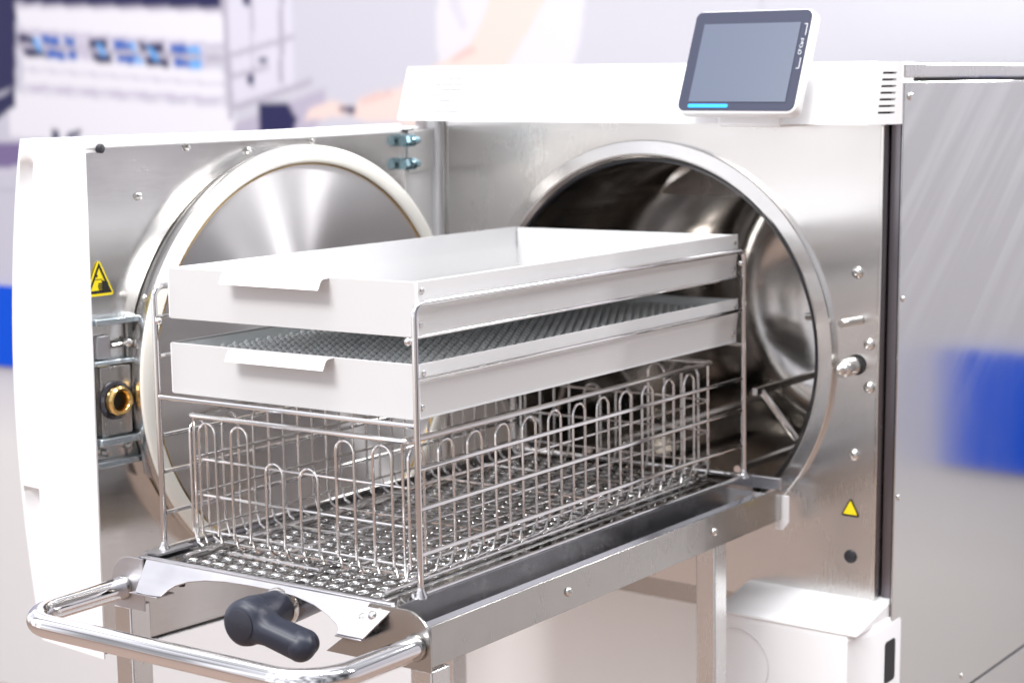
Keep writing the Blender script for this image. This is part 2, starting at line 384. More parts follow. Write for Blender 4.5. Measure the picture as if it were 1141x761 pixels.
part('panel_screw', mb, M['bolt'])
part('rear_body', MB().box(-.325, .299, .9, 1.77, .02, .171), M['cart'])

# hood
def slotted(mb, p00, p10, p11, p01, slots, depth):
    us = sorted({0, 1, *[u for s in slots for u in s[:2]]}); vs = sorted({0, 1, *[v for s in slots for v in s[2:]]})
    P = [Vector(p) for p in (p00, p10, p11, p01)]
    nn = (P[1]-P[0]).cross(P[3]-P[0]).normalized()
    def at(u, v): return P[0].lerp(P[1], u).lerp(P[3].lerp(P[2], u), v)
    for i in range(len(us)-1):
        for j in range(len(vs)-1):
            uc = (us[i]+us[i+1])/2; vc = (vs[j]+vs[j+1])/2
            q = [at(us[i],vs[j]), at(us[i+1],vs[j]), at(us[i+1],vs[j+1]), at(us[i],vs[j+1])]
            if any(s[0] < uc < s[1] and s[2] < vc < s[3] for s in slots):
                b = [p - nn*depth for p in q]
                mb.add(q+b, [(4,5,6,7)], 1)
                mb.add(q+b, [(0,1,5,4),(1,2,6,5),(2,3,7,6),(3,0,4,7)], 0)
            else: mb.add(q, [(0,1,2,3)], 0)
hb, ht = .1235, .190
B = [(-.366,.612),(-.232,.576),(.300,.576),(.3152,.628),(.3152,.66),(-.366,.66)]
T = [(-.362,.630),(-.235,.597),(.301,.597),(.3150,.630),(.3150,.66),(-.362,.66)]
mb = MB()
for i in range(6):
    j = (i+1) % 6
    p00, p10 = (*B[i], hb), (*B[j], hb); p11, p01 = (*T[j], ht), (*T[i], ht)
    if i == 0: slotted(mb, p00, p10, p11, p01, [(.40,.90,.15+.10*q,.185+.10*q) for q in range(7)], .003)
    elif i == 2: slotted(mb, p00, p10, p11, p01, [(.28-.0*q,.80,.17+.105*q,.205+.105*q) for q in range(7)], .006)
    else: mb.add([p00,p10,p11,p01], [(0,1,2,3)])
mb.add([(*p, ht) for p in T], [list(range(6))]); mb.add([(*p, hb) for p in B], [list(range(6))[::-1]])
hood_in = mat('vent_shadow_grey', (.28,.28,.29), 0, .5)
bm_ = mb
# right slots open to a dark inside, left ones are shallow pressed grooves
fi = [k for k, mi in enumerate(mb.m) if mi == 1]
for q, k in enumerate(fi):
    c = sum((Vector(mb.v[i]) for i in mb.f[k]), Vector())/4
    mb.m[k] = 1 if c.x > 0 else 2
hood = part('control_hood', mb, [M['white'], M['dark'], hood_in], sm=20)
part('hood_screw', MB().lathe((.20,.64,.190), (0,0,1), [(.003,0),(.003,.003),(.0001,.0035)], 12), M['bolt'], hood)

# display, leaning back
d0 = Vector((.1585,.545,.1385)); up = Vector((0,.045,.1085)).normalized(); rt = Vector((1,0,0)); nr = rt.cross(up).normalized()
if nr.y > 0: nr = -nr
hgt = .1165
def dp(a, b, off=0): return d0 + rt*a + up*b + nr*off
dsp = part('display', MB().prism(rrect(-.0733,.0738,-.0030,hgt+.0012,.010), lambda a, b: dp(a, b, -.015), nr*.015), M['white'], bevel=.0025, bseg=3)
part('bezel', MB().prism(rrect(-.0712,.0710,-.0004,hgt-.0008,.008), lambda a, b: dp(a, b, .0002), nr*.001), M['bezel'], dsp)
part('screen', MB().prism([(-.0585,.0095),(.0600,.0095),(.0600,.1010),(-.0585,.1010)], lambda a, b: dp(a, b, .0013), nr*.0006), M['screen'], dsp)
part('status_light', MB().prism(rrect(-.0580,-.0085,.0028,.0068,.0015), lambda a, b: dp(a, b, .0013), nr*.0006), M['cyan'], dsp)
part('display_foot', MB().box(.12, .20, .575, .64, .12, .1895), M['white'], dsp, bevel=.004)
def text_mb(body, size, fn, mb=None):
    cu = bpy.data.curves.new('lettering', 'FONT'); cu.body = body; cu.size = size; cu.align_x = 'CENTER'; cu.align_y = 'CENTER'
    t = bpy.data.objects.new('lettering', cu); COL.objects.link(t); bpy.context.view_layer.update()
    me = bpy.data.meshes.new_from_object(t.evaluated_get(bpy.context.evaluated_depsgraph_get()))
    mb = mb or MB(); mb.add([fn(v.co.x, v.co.y) for v in me.vertices], [list(p.vertices) for p in me.polygons])
    bpy.data.objects.remove(t); bpy.data.curves.remove(cu); bpy.data.meshes.remove(me); return mb
mb = text_mb('CF Card', .0054, lambda x, y: dp(.0655-y, .073+x, .00145))
for a, b in ((.048,.060),(.086,.099)): mb.prism([(.0675,a),(.0682,a),(.0682,b),(.0675,b)], lambda x, y: dp(x, y, .0013), nr*.0002)
for b in (.048,.099): mb.prism([(.0645,b-.0004),(.0682,b-.0004),(.0682,b+.0004),(.0645,b+.0004)], lambda x, y: dp(x, y, .0013), nr*.0002)
part('lettering', mb, M['letter'], dsp, sm=0)

# bolts, pins and stickers on the front panel
for x, z in ((.2681,-.0393),(.2837,-.1179),(.2848,-.1659),(.2683,-.2435)):
    part('dome_bolt', MB().lathe((x,FY,z), (0,-1,0), [(.0068,0),(.0066,.0012),(.0058,.0030),(.0040,.0044),(.0024,.0048),(.0022,.0030),(.0001,.0030)], 24), M['bolt'])
part('guide_pin', MB().lathe((.2725,FY,-.0918), (-.25,-1,-.02), [(.0046,0),(.0046,.031),(.0038,.0335),(.0001,.034)], 20), M['satin'])
part('pin_socket', MB().lathe((.2690,FY-.001,-.1415), (0,-1,0), [(.0001,.0006),(.0112,.0006),(.0115,0)], 32), M['dark'])
part('locking_pin', MB().lathe((.2665,FY,-.1425), (-.10,-1,-.04), [(.0098,0),(.0098,.024),(.0088,.0262),(.0070,.0275),(.0066,.031),(.0050,.0345),(.0028,.0365),(.0001,.037)], 32), M['satin'])
part('black_plug', MB().lathe((.2664,FY,-.3601), (0,-1,0), [(.0078,0),(.0074,.0016),(.006,.0024),(.0001,.0026)], 28), M['blackrub'])
def tri(cx, cz, w, h, r=.0):
    return [(cx-w/2, cz-h/2), (cx+w/2, cz-h/2), (cx, cz+h/2)]
def rtri(cx, cz, w, h, r):
    P = fillet([Vector((cx, cz-h/2, 0))] + [Vector((*p, 0)) for p in ((cx+w/2, cz-h/2), (cx, cz+h/2), (cx-w/2, cz-h/2))] + [Vector((cx, cz-h/2, 0))], r, 4)
    return [(p.x, p.y) for p in P[:-1]]
fx, fz = .2653, -.3030
mb = MB().prism(rtri(fx, fz, .0240, .0225, .0022), lambda a, b: (a, FY-.0006, b), (0, .0005, 0), 1)
mb.prism(rtri(fx, fz-.0007, .0175, .0160, .0008), lambda a, b: (a, FY-.0010, b), (0, .0004, 0), 0)
part('warning_sticker', mb, [M['yellow'], M['black']], sm=0)

# cabinet below
cab = part('lower_cabinet', MB().box(-.362, .299, .655, 1.75, -1.40, -.428), M['whitew'], bevel=.004)
part('cabinet_seam', MB().box(-.30, .2995, .6535, .6548, -.655, -.652), M['dark'], cab)
part('cabinet_shadow_strip', MB().box(-.33, .296, .642, .654, -.452, -.426), M['cart'])  # steel strip standing in for the shadow band below the front panel
# moulded box on the lower right
mb = MB()
R0 = [(.135,.548),(.303,.548),(.318,.590),(.318,.655),(.135,.655)]
def ring(z, ins): return [(x+(ins if x < .2 else -ins), y+ins*(1 if y < .6 else 0), z) for x, y in R0]
mb.loft([ring(-1.30, 0), ring(-.432, 0), ring(-.424, .003), ring(-.421, .008)])
vb = part('base_cover', mb, M['white'], sm=25)
part('sloping_shelf', MB().prism([(.62,-.408),(.655,-.404),(.655,-.425),(.549,-.427),(.549,-.4225)], lambda a, b: (.138, a, b), (.175, 0, 0)), M['white'], vb, bevel=.003)
part('grip_slot', MB().prism(rrect(.612,.640,-.495,-.447,.005), lambda a, b: (.3172, a, b), (.0012, 0, 0)), M['dark'], vb)
mb = MB().tube([(.168+.040*math.cos(a*PI/32), .5477, -.480+.040*math.sin(a*PI/32)) for a in range(64)], .0005, 6, True)
part('round_groove', mb, mat('groove_grey', (.70,.69,.70), 0, .5), vb)

# ------------------------------------------------------------------ the door (part) and its sub-parts
ph = math.radians(94.69)
DD = Vector((math.cos(ph), -math.sin(ph), 0)); DN = Vector((math.sin(ph), math.cos(ph), 0)); LC = Vector((-.2585, .3196, CZ))
def dr(d, t, z): q = LC + DD*d - DN*t; return Vector((q.x, q.y, z))
ztop, zbot = .1150, -.4240
TP = .030   # inner steel sheet lies this far behind the lid face
def thick(z):
    s = (z-zbot)/(ztop-zbot)
    return .136 + .034*math.sin(PI*min(max(s, 0), 1))**.8
mb = MB(); NZ = 90; NU = 26; rows = []
def grip(u, z):
    """finger recesses pressed into the free edge of the door"""
    o = 0
    for zc in (.066, -.285):
        a = (u-.20)/.085; h = (z-zc)/.026
        lim = 1 if h < .0 else 1
        if abs(a) < 1 and abs(h) < 1:
            # flat dark floor at the top, running out towards the bottom
            k = min(1, (1-abs(a))*4) * min(1, (1-h)*8) * min(1, max(0, (h+1)*.75))
            o = max(o, k)
    return o*.016
for i in range(NZ+1):
    z = zbot + (ztop-zbot)*i/NZ; th = thick(z); row = []
    for j in range(NU+1):
        u = j/NU; t = th + (TP-.012-th)*u
        rd = .012*max(0, 1-u/.10)**2           # rounded outer corner
        tl = .010*max(0, (zbot+.09-z)/.09)**2  # lower corner tucks in
        row.append(dr(.290 - rd - grip(u, z), t, z))
    for e in range(1, 9):                      # outer skin back to the hinge
        w = e/8; row.append(dr(.290-.012-(.290+.300-.012)*w, th + (.118-th)*w*w, z))
    rows.append((row, z))
def inner(z): return dr(.2882, TP-.012, z)
for i in range(NZ):
    a, b = rows[i][0], rows[i+1][0]
    seqa = [inner(rows[i][1])] + a[NU::-1] + a[NU+1:]; seqb = [inner(rows[i+1][1])] + b[NU::-1] + b[NU+1:]
    o = len(mb.v); n = len(seqa); mb.v += [tuple(p) for p in seqa+seqb]
    for k in range(n-1): mb.f.append([o+k, o+k+1, o+n+k+1, o+n+k]); mb.m.append(0)
for (row, z), sgn in ((rows[0], -1), (rows[-1], 1)):      # top and bottom closing sheets
    seq = [dr(.2882, TP, z), inner(z)] + row[NU::-1] + row[NU+1:] + [dr(-.300, .100, z), dr(-.190, TP-.004, z)]
    mb.add(seq, [list(range(len(seq)))])
door = part('door', mb, M['white'], sm=40)
# weld the strips of the shell
b2 = bmesh.new(); b2.from_mesh(door.data); bmesh.ops.remove_doubles(b2, verts=b2.verts, dist=1e-5); bmesh.ops.recalc_face_normals(b2, faces=b2.faces); b2.to_mesh(door.data); b2.free()
door.data.set_sharp_from_angle(angle=math.radians(40))
# steel inner sheet, white rim along its top, turned side towards the hinge
mb = MB().prism([(-.190,zbot+.004),(.2895,zbot+.004),(.2895,ztop-.004),(-.190,ztop-.004)], lambda a, b: dr(a, TP+.001, b), DN*-.001)
part('inner_sheet', mb, M['door_steel'], door, sm=0)
mb = MB().prism([(-.178,ztop-.004),(.2895,ztop-.009),(.2895,ztop+.0012),(-.178,ztop+.0066)], lambda a, b: dr(a, TP-.006, b), DN*-.012)
part('top_rim', mb, M['white'], door, bevel=.0015)
mb = MB().prism([(.2882,TP+.001),(.2882,TP-.0115),(.2896,TP-.0115),(.2896,TP+.001)], lambda a, b: dr(a, b, zbot+.001), (0,0,ztop-zbot-.003))
part('edge_flange', mb, M['white'], door)
part('rim_step', MB().prism([(.268,ztop-.0125),(.2880,ztop-.0125),(.2880,ztop-.0092),(.268,ztop-.0092)], lambda a, b: dr(a, TP-.005, b), DN*-.010), M['white'], door)
part('rubber_buffer', MB().lathe(dr(.2665, TP-.004, ztop-.0085), DN, [(.0048,0),(.0048,.005),(.0036,.0066),(.0001,.007)], 20), M['blackrub'], door)
mb = MB().prism([(-.190,TP),(-.300,.085),(-.300,.095),(-.190,TP+.012)], lambda a, b: dr(a, b, zbot+.004), (0,0,ztop-zbot-.010))
part('hinge_side', mb, mat('pale_grey_lacquer', (.80,.795,.79), 0, .35), door, sm=0)
mb = MB().prism([(-.194,.062),(-.292,.062),(-.292,.1125),(-.194,.1125)], lambda a, b: dr(a, TP+(-.190-a)/.11*.055-.004, b), DN*-.003)
part('hinge_bracket', mb, mat('bracket_steel', (.72,.71,.70), .6, .35), door, sm=0, bevel=.001)
for z in (.1015, .0735):
    mb = MB().lathe(dr(-.176, TP-.009, z), -DD, [(.0001,0),(.0072,0),(.0076,.001),(.0076,.0075),(.0055,.008)], 6)
    mb.lathe(dr(-.186, TP-.009, z), -DD, [(.0070,0),(.0074,.001),(.0074,.0085),(.0048,.009),(.0044,.017),(.0020,.021),(.0001,.0212)], 20)
    part('hinge_bolt', mb, M['zinc'], door, sm=25)
for d_, z in ((.215,.0545),(.148,.1040),(.062,.0970),(-.035,.1045)):
    part('sheet_screw', MB().lathe(dr(d_, TP, z), DN, [(.0042,0),(.0038,.0018),(.002,.0026),(.0001,.0027)], 14), M['bolt'], door)
# lid: steel drum, seal and turned disc
lo = dr(0, 0, CZ)
part('lid', MB().lathe(lo, -DN, [(.2435,.002),(.2445,.006),(.2445,.012),(.2400,.020),(.2360,.0295)], 160), M['ring'], door, sm=50)
part('seal', MB().lathe(lo, -DN, [(.2436,.004),(.2426,.0006),(.240,-.0006),(.2275,-.0010),(.2248,.0006),(.2238,.0040)], 160), M['gasket'], door, sm=50)
part('seal_edge', MB().lathe(lo, -DN, [(.2237,.0012),(.2222,.0012),(.2216,.0075)], 128), M['brass'], door, sm=50)
part('lid_disc', MB().lathe(lo, -DN, [(.2220,.0040),(.2195,.0058),(.10,.0062),(.0001,.0064)], 160), M['disc'], door, sm=50)
# lock hardware beside the lid
mb = MB()
def bar(d0_, d1, z0, z1, t0, t1): 
    mb.prism([(d0_,z0),(d1,z0),(d1,z1),(d0_,z1)], lambda a, b: dr(a, t0, b), DN*(t0-t1))
for q in ((.286,.222,-.0735,-.0665,TP,TP-.016),(.286,.222,-.1160,-.1105,TP,TP-.012),(.286,.225,-.1985,-.1905,TP,TP-.018),(.286,.222,-.2230,-.2160,TP,TP-.010)):
    mb = MB(); bar(*q); part('lock_rail', mb, M['zincrail'], door, bevel=.0012)
mb = MB(); bar(.2790,.240,-.190,-.117,TP,TP-.010); bar(.239,.230,-.188,-.074,TP,TP-.004)
part('lock_plate', mb, M['cart'], door, bevel=.001)
mb = MB(); bar(.2790,.262,-.109,-.085,TP,TP-.006)
part('latch_block', mb, M['apron'], door, bevel=.001)
part('latch_rod', MB().tube([dr(.262,TP-.007,-.0965), dr(.225,TP-.007,-.0945)], .003, 10), M['bolt'], door)
part('latch_knob', MB().ball(dr(.240,TP-.007,-.0955), .0058), M['bolt'], door)
so = dr(.262, TP-.010, -.153)
part('socket_washer', MB().lathe(so, DN, [(.0205,0),(.0200,.003),(.0165,.0045),(.0160,.002)], 40), M['darksteel'], door)
part('brass_socket', MB().lathe(so, DN, [(.0158,0),(.0155,.010),(.0135,.0125),(.0108,.0115),(.0092,.009),(.0088,-.004),(.0001,-.005)], 40), M['brass'], door)
part('socket_bore', MB().lathe(so+DN*.0005, DN, [(.0086,0),(.0001,.0004)], 24), M['dark'], door)
part('brass_fitting', MB().lathe(dr(.222, TP-.006, -.152), DN, [(.013,-.004),(.0130,.006),(.011,.009),(.0001,.009)], 30), M['brass'], door)
mb = MB()
mb.prism([(.214,-.150),(.226,-.108),(.2285,-.062),(.226,-.048),(.220,-.048),(.214,-.080),(.205,-.130),(.205,-.150)], lambda a, b: dr(a, TP-.012, b), DN*.004)
part('lid_bracket', mb, M['bolt'], door, bevel=.001)
mb = MB().prism([(.226,-.212),(.232,-.205),(.232,-.192),(.236,-.186),(.230,-.236),(.218,-.245)], lambda a, b: dr(a, TP-.012, b), DN*.004)
part('lower_lid_bracket', mb, M['apron'], door, bevel=.001)
part('bracket_pin', MB().ball(dr(.2245,TP-.018,-.050), .0050), M['bolt'], door)
for d_, z in ((.270,-.2085),(.240,-.2050)): part('lock_screw', MB().lathe(dr(d_, TP, z), DN, [(.004,0),(.004,.006),(.0001,.007)], 12), M['bolt'], door)
# crush hazard sticker
tcx, tcz, tw, thh = .2690, -.0250, .0375, .0390
mb = MB().prism(rtri(tcx, tcz, tw, thh, .0025), lambda a, b: dr(a, TP-.0002, b), DN*.0005, 0)
Bo = tri(tcx, tcz-.0008, tw*.82, thh*.82); Bi = tri(tcx, tcz-.0020, tw*.60, thh*.60)
o = len(mb.v); mb.add([dr(a, TP-.0010, b) for a, b in Bo+Bi], [(0,1,4,3),(1,2,5,4),(2,0,3,5)], 1)
def blk(p): mb.add([dr(a, TP-.0011, b) for a, b in p], [list(range(len(p)))], 1)
hx, hz = .2635, -.0345
blk([(hx-.0055,hz+.0035),(hx-.0010,hz+.0050),(hx+.0020,hz+.0042),(hx+.0022,hz-.0048),(hx-.0035,hz-.0052),(hx-.0055,hz-.0040)])
blk([(hx-.0010,hz+.0050),(hx+.0030,hz+.0062),(hx+.0032,hz+.0054),(hx+.0015,hz+.0040)])
for q in range(4): blk([(hx+.0020,hz+.0034-.0023*q),(hx+.0075-.0006*abs(q-1),hz+.0034-.0023*q),(hx+.0075-.0006*abs(q-1),hz+.0018-.0023*q),(hx+.0020,hz+.0018-.0023*q)])
blk([(hx+.0020,hz+.0075),(hx+.0125,hz+.0075),(hx+.0125,hz+.0068),(hx+.0020,hz+.0068)]); blk([(hx+.0060,hz-.0065),(hx+.0125,hz-.0065),(hx+.0125,hz-.0072),(hx+.0060,hz-.0072)])
blk([(hx+.0084,hz+.0150),(hx+.0090,hz+.0150),(hx+.0090,hz+.0115),(hx+.0084,hz+.0115)]); blk([(hx+.0072,hz+.0118),(hx+.0102,hz+.0118),(hx+.0087,hz+.0090)])
part('crush_hazard_sticker', mb, [M['yellow'], M['black']], door, sm=0)

# ------------------------------------------------------------------ loading trolley
CX = .195; CY0 = -.045; CY1 = .594; CT = -.286; CB = -.3225
K = thing('loading_trolley', 'stainless loading trolley with tube push handle docked to the autoclave opening', 'trolley', (0, .27, FZ))
def kpart(name, mb, mt, parent=None, **k): return obj(name, mb, mt, parent or K, **k)
for s in (-1, 1):
    xo = s*CX
    r = kpart('side_rail', MB().box(min(xo, xo-s*.0018), max(xo, xo-s*.0018), CY0, CY1, CB, CT), M['cart'], bevel=.0005)
    # gutter between the outer sheet and the bed
    mb = MB().prism([(xo-s*.0022,CB+.012),(xo-s*.026,CB+.012),(xo-s*.0345,CB+.026),(xo-s*.0345,-.2730),(xo-s*.0360,-.2730),(xo-s*.0360,CB+.024),(xo-s*.026,CB+.0105),(xo-s*.0022,CB+.0105)],
        lambda a, b: (a, CY0+.002, b), (0, CY1-CY0-.004, 0))
    kpart('gutter', mb, M['gutter'], r, sm=0, bevel=.0004)
    for y in (.163, .440) if s > 0 else (.163, .440):
        kpart('rail_bolt', MB().lathe((xo, y, -.3045), (s,0,0), [(.0046,0),(.0045,.0012),(.0038,.0024),(.0024,.0032),(.0016,.0032),(.0014,.0018),(.0001,.0018)], 18), M['bolt'], r)
# perforated bed: one sheet with real holes
mb = MB(); X0, X1, Y0, Y1, ZP = -.1590, .1590, -.041, .586, -.2765
px, py, rh = .0178, .0190, .0070
ny = int((Y1-Y0-.030)/py); oy = Y0+.012
rowsY = [oy + py*i for i in range(ny+1)]
mb.add([(X0,Y0,ZP),(X1,Y0,ZP),(X1,oy,ZP),(X0,oy,ZP)], [(0,1,2,3)])
mb.add([(X0,rowsY[-1],ZP),(X1,rowsY[-1],ZP),(X1,Y1,ZP),(X0,Y1,ZP)], [(0,1,2,3)])
SEG = 16
for i in range(ny):
    y0, y1 = rowsY[i], rowsY[i+1]; yc = (y0+y1)/2; nh = 13 if i % 2 else 14; xs = -(nh*px)/2
    mb.add([(X0,y0,ZP),(xs,y0,ZP),(xs,y1,ZP),(X0,y1,ZP)], [(0,1,2,3)]); xe = xs+nh*px
    mb.add([(xe,y0,ZP),(X1,y0,ZP),(X1,y1,ZP),(xe,y1,ZP)], [(0,1,2,3)])
    for j in range(nh):
        xc = xs+px*(j+.5); o = len(mb.v)
        rr_ = [(rh+.0003, 0), (rh-.0003, -.0006), (rh-.0010, -.0020), (rh-.0012, -.0032)]
        for k in range(SEG):
            a = 2*PI*k/SEG+PI/SEG; c, s_ = math.cos(a), math.sin(a); t = min((px/2)/abs(c), (py/2)/abs(s_)); mb.v.append((xc+t*c, yc+t*s_, ZP))
        for r_, z_ in rr_:
            for k in range(SEG):
                a = 2*PI*k/SEG+PI/SEG; mb.v.append((xc+r_*math.cos(a), yc+r_*math.sin(a), ZP+z_))
        for q in range(len(rr_)):
            for k in range(SEG):
                k2 = (k+1) % SEG; mb.f.append([o+q*SEG+k, o+q*SEG+k2, o+(q+1)*SEG+k2, o+(q+1)*SEG+k]); mb.m.append(0)
        for sx_, sy_ in ((1,1),(-1,1),(-1,-1),(1,-1)):      # cell corners
            ks = [k for k in range(SEG)]
            best = sorted(ks, key=lambda k: (mb.v[o+k][0]-(xc+sx_*px/2))**2 + (mb.v[o+k][1]-(yc+sy_*py/2))**2)[:2]
            cI = len(mb.v); mb.v.append((xc+sx_*px/2, yc+sy_*py/2, ZP)); mb.f.append([o+best[0], o+best[1], cI]); mb.m.append(0)
kpart('perforated_bed', mb, M['plate'], sm=70)
for s in (-1, 1):
    for q in range(12): kpart('bed_glint_dot', MB().lathe((s*.1445, .045+.0434*q, ZP), (0,0,1), [(.0022,0),(.0018,.0008),(.0001,.0011)], 10), M['bolt'])  # raised dots standing in for reflections of the basket's bent wires
# front apron with its arched cut-out, leaning forward
def ap(x, s): return (x, -.042-.026*s, -.2725-.0275*s)
arch = [(-.108,.985),(-.104,.80),(-.098,.64),(-.085,.47),(-.066,.35),(-.042,.28),(-.015,.255),(.020,.25),(.045,.30),(.070,.42),(.090,.60),(.104,.78),(.1085,.90),(.1085,1.0)]
poly = [(-.147,0),(.1510,0),(.1555,.06),(.1380,1.0)] + arch[::-1] + [(-.112,1.0),(-.128,1.02),(-.1415,1.0),(-.1500,.10)]
mb = MB().prism(poly, ap, (0, .0018, -.0012))
kpart('front_apron', mb, M['apron'], sm=0, bevel=.0005)
mb = MB(); mb.box(-.158, .151, -.0445, -.038, -.2752, -.2730)
kpart('apron_fold', mb, M['apron'], bevel=.0006)
for x0, x1 in ((-.150,-.112),(.107,.137)):
    mb = MB().prism([(x0,-.068),(x1,-.068),(x1,-.046),(x0+.012,-.046)], lambda a, b: (a, b, -.3012), (0, 0, -.0016)); kpart('apron_foot', mb, M['apron'], bevel=.0004)
# front end plates with a rounded upper corner
for s in (-1, 1):
    P = [(s*(.078 if s > 0 else .152),-.3258),(s*.1958,-.3258)]; r = .026
    for k in range(9):
        a = PI/2*k/8; P.append((s*(.1958-r+r*math.cos(a)), -.2745-r+r*math.sin(a)))
    P += [(s*.130,-.2745),(s*.112,-.300)] if s > 0 else [(s*.152,-.2745)]
    kpart('end_plate', MB().prism(P, lambda a, b: (a, CY0-.0025, b), (0,.002,0)), M['cart'] if s > 0 else M['apron'], sm=0, bevel=.0004)
for x in (.126,.137): kpart('apron_screw', MB().ball((x, -.0515, -.2875+.012*(x-.126)/.011*.3), .0046), M['bolt'])
kpart('apron_clip', MB().box(.1300,.1330,-.054,-.049,-.3050,-.2860), M['darksteel'], bevel=.0006)
# push handle
hz_ = -.3060; hx_ = .1800
mb = MB().tube(fillet([(-hx_, CY0-.002, hz_), (-hx_*.99, -.176, hz_), (hx_*.99, -.176, hz_), (hx_, CY0-.002, hz_)], .044, 12), .0106, 24)
hd = kpart('push_handle', mb, M['tubechrome'])
for s in (-1, 1): kpart('handle_collar', MB().lathe((s*hx_, CY0-.003, hz_), (0,-1,0), [(.0118,0),(.0118,.0025),(.0110,.004),(.0106,.0042)], 28), M['cart'], hd)
# square legs and their feet
for x0, y0 in ((CX-.0245, CY0+.001), (-CX-.004, CY0+.001), (CX-.027, .448), (-CX+.002, .455)):
    lg = kpart('leg', MB().box(x0, x0+.0235, y0, y0+.026, FZ+.06, CB+.0009 if y0 > 0 else -.3262), M['leg'], bevel=.0015)
    kpart('castor', MB().lathe((x0+.004, y0+.013, FZ+.032), (1,0,0), [(.0001,0),(.030,0),(.032,.004),(.032,.013),(.030,.016),(.0001,.016)], 28), M['blackrub'], lg)
for x0, x1, y0, y1 in ((-CX+.02, CX-.03, .455, .475), (-CX+.0,-CX+.02,-.018,.452), (CX-.024,CX-.004,-.018,.446)):
    kpart('leg_brace', MB().box(x0, x1, y0, y1, -1.25, -1.23), M['leg'], bevel=.001)
kpart('dock_plate', MB().prism([(.150,-.2950),(.203,-.2950),(.203,-.3250),(.196,-.3350),(.186,-.3350),(.186,-.3020),(.150,-.3000)], lambda a, b: (a, .5955, b), (0,.003,0)), M['white'], sm=0, bevel=.0006)
kpart('bed_end_strip', MB().box(-.158, .196, .5895, .594, -.2880, -.2745), M['apron'], bevel=.0006)
# swivel lock: shaft, ring and dark lever
hub = Vector((.0300, -.098, -.2955)); ax = Vector((-.13, 1, .0)).normalized()
cr = kpart('lock_shaft', MB().lathe(hub+ax*.056, ax, [(.0001,0),(.0150,0),(.0174,.004),(.0180,.012),(.0182,.130),(.0001,.131)], 44), M['darksteel'])
kpart('lock_ring', MB().lathe(hub+ax*.0480, ax, [(.0150,0),(.0182,.0006),(.0188,.002),(.0188,.0070),(.0180,.0088),(.0150,.009)], 44), M['bolt'], cr)
u = Vector((1, 0, -.27)).normalized(); u = (u - ax*u.dot(ax)).normalized(); w = ax.cross(u).normalized()
# lever outline around the hub, tapering to the grip
def lever_ring(h, grow):
    pts = []; R1, R2, Lk = .0212+grow, .0120+grow, .0565
    hw = R2*.93; t0 = math.asin(hw/R1)*1.25
    for k in range(25):
        a = t0 + (2*PI-2*t0)*k/24; pts.append(hub + u*(R1*math.cos(a)) + w*(R1*math.sin(a)) + ax*h)
    pts.append(hub + u*(R1*1.13) - w*(hw*1.06) + ax*h); pts.append(hub + u*(R1*1.32) - w*hw + ax*h)
    for k in range(15):
        a = -PI/2 + PI*k/14; pts.append(hub + u*(Lk + R2*math.cos(a)) + w*(R2*math.sin(a)) + ax*h)
    pts.append(hub + u*(R1*1.32) + w*hw + ax*h); pts.append(hub + u*(R1*1.13) + w*(hw*1.06) + ax*h)
    return pts
mb = MB().loft([lever_ring(-.0085,-.0085), lever_ring(-.0072,-.0042), lever_ring(-.0040,-.0012), lever_ring(.001,0), lever_ring(.014,0), lever_ring(.0185,-.0012), lever_ring(.0210,-.0045)])
mb.ball(tuple(hub+u*.0575+ax*.004), .0136, 24)
mb.lathe(hub, ax, [(.0001,.010),(.0208,.010),(.0200,.022),(.0180,.036),(.0172,.050)], 40)
lv = kpart('lock_lever', mb, M['navy'], cr, sm=50)
kpart('lever_cap', MB().lathe(hub, ax, [(.0142,-.0078),(.0142,-.0093),(.0135,-.0097),(.0001,-.0099)], 40), M['navycap'], cr)
mb = MB()
cu = Vector((1,0,-.18)); cu = (cu - ax*cu.dot(ax)).normalized(); cw = ax.cross(cu).normalized()
if cw.z < 0: cw = -cw
mb = text_mb('MELAG', .0052, lambda x, y: hub + cu*x + cw*(y) + ax*-.01005)
kpart('cap_mark', mb, mat('embossed_mark', (.035,.037,.05), 0, .4), cr, sm=0)
kpart('bed_foot', MB().lathe((-.118,-.030,-.279), (0,0,-1), [(.005,0),(.0042,.016),(.003,.021),(.0001,.0215)], 16), M['blackrub'])
kpart('bed_foot', MB().lathe((-.128,-.010,-.279), (0,0,-1), [(.005,0),(.0042,.014),(.003,.018),(.0001,.0185)], 16), M['blackrub'])

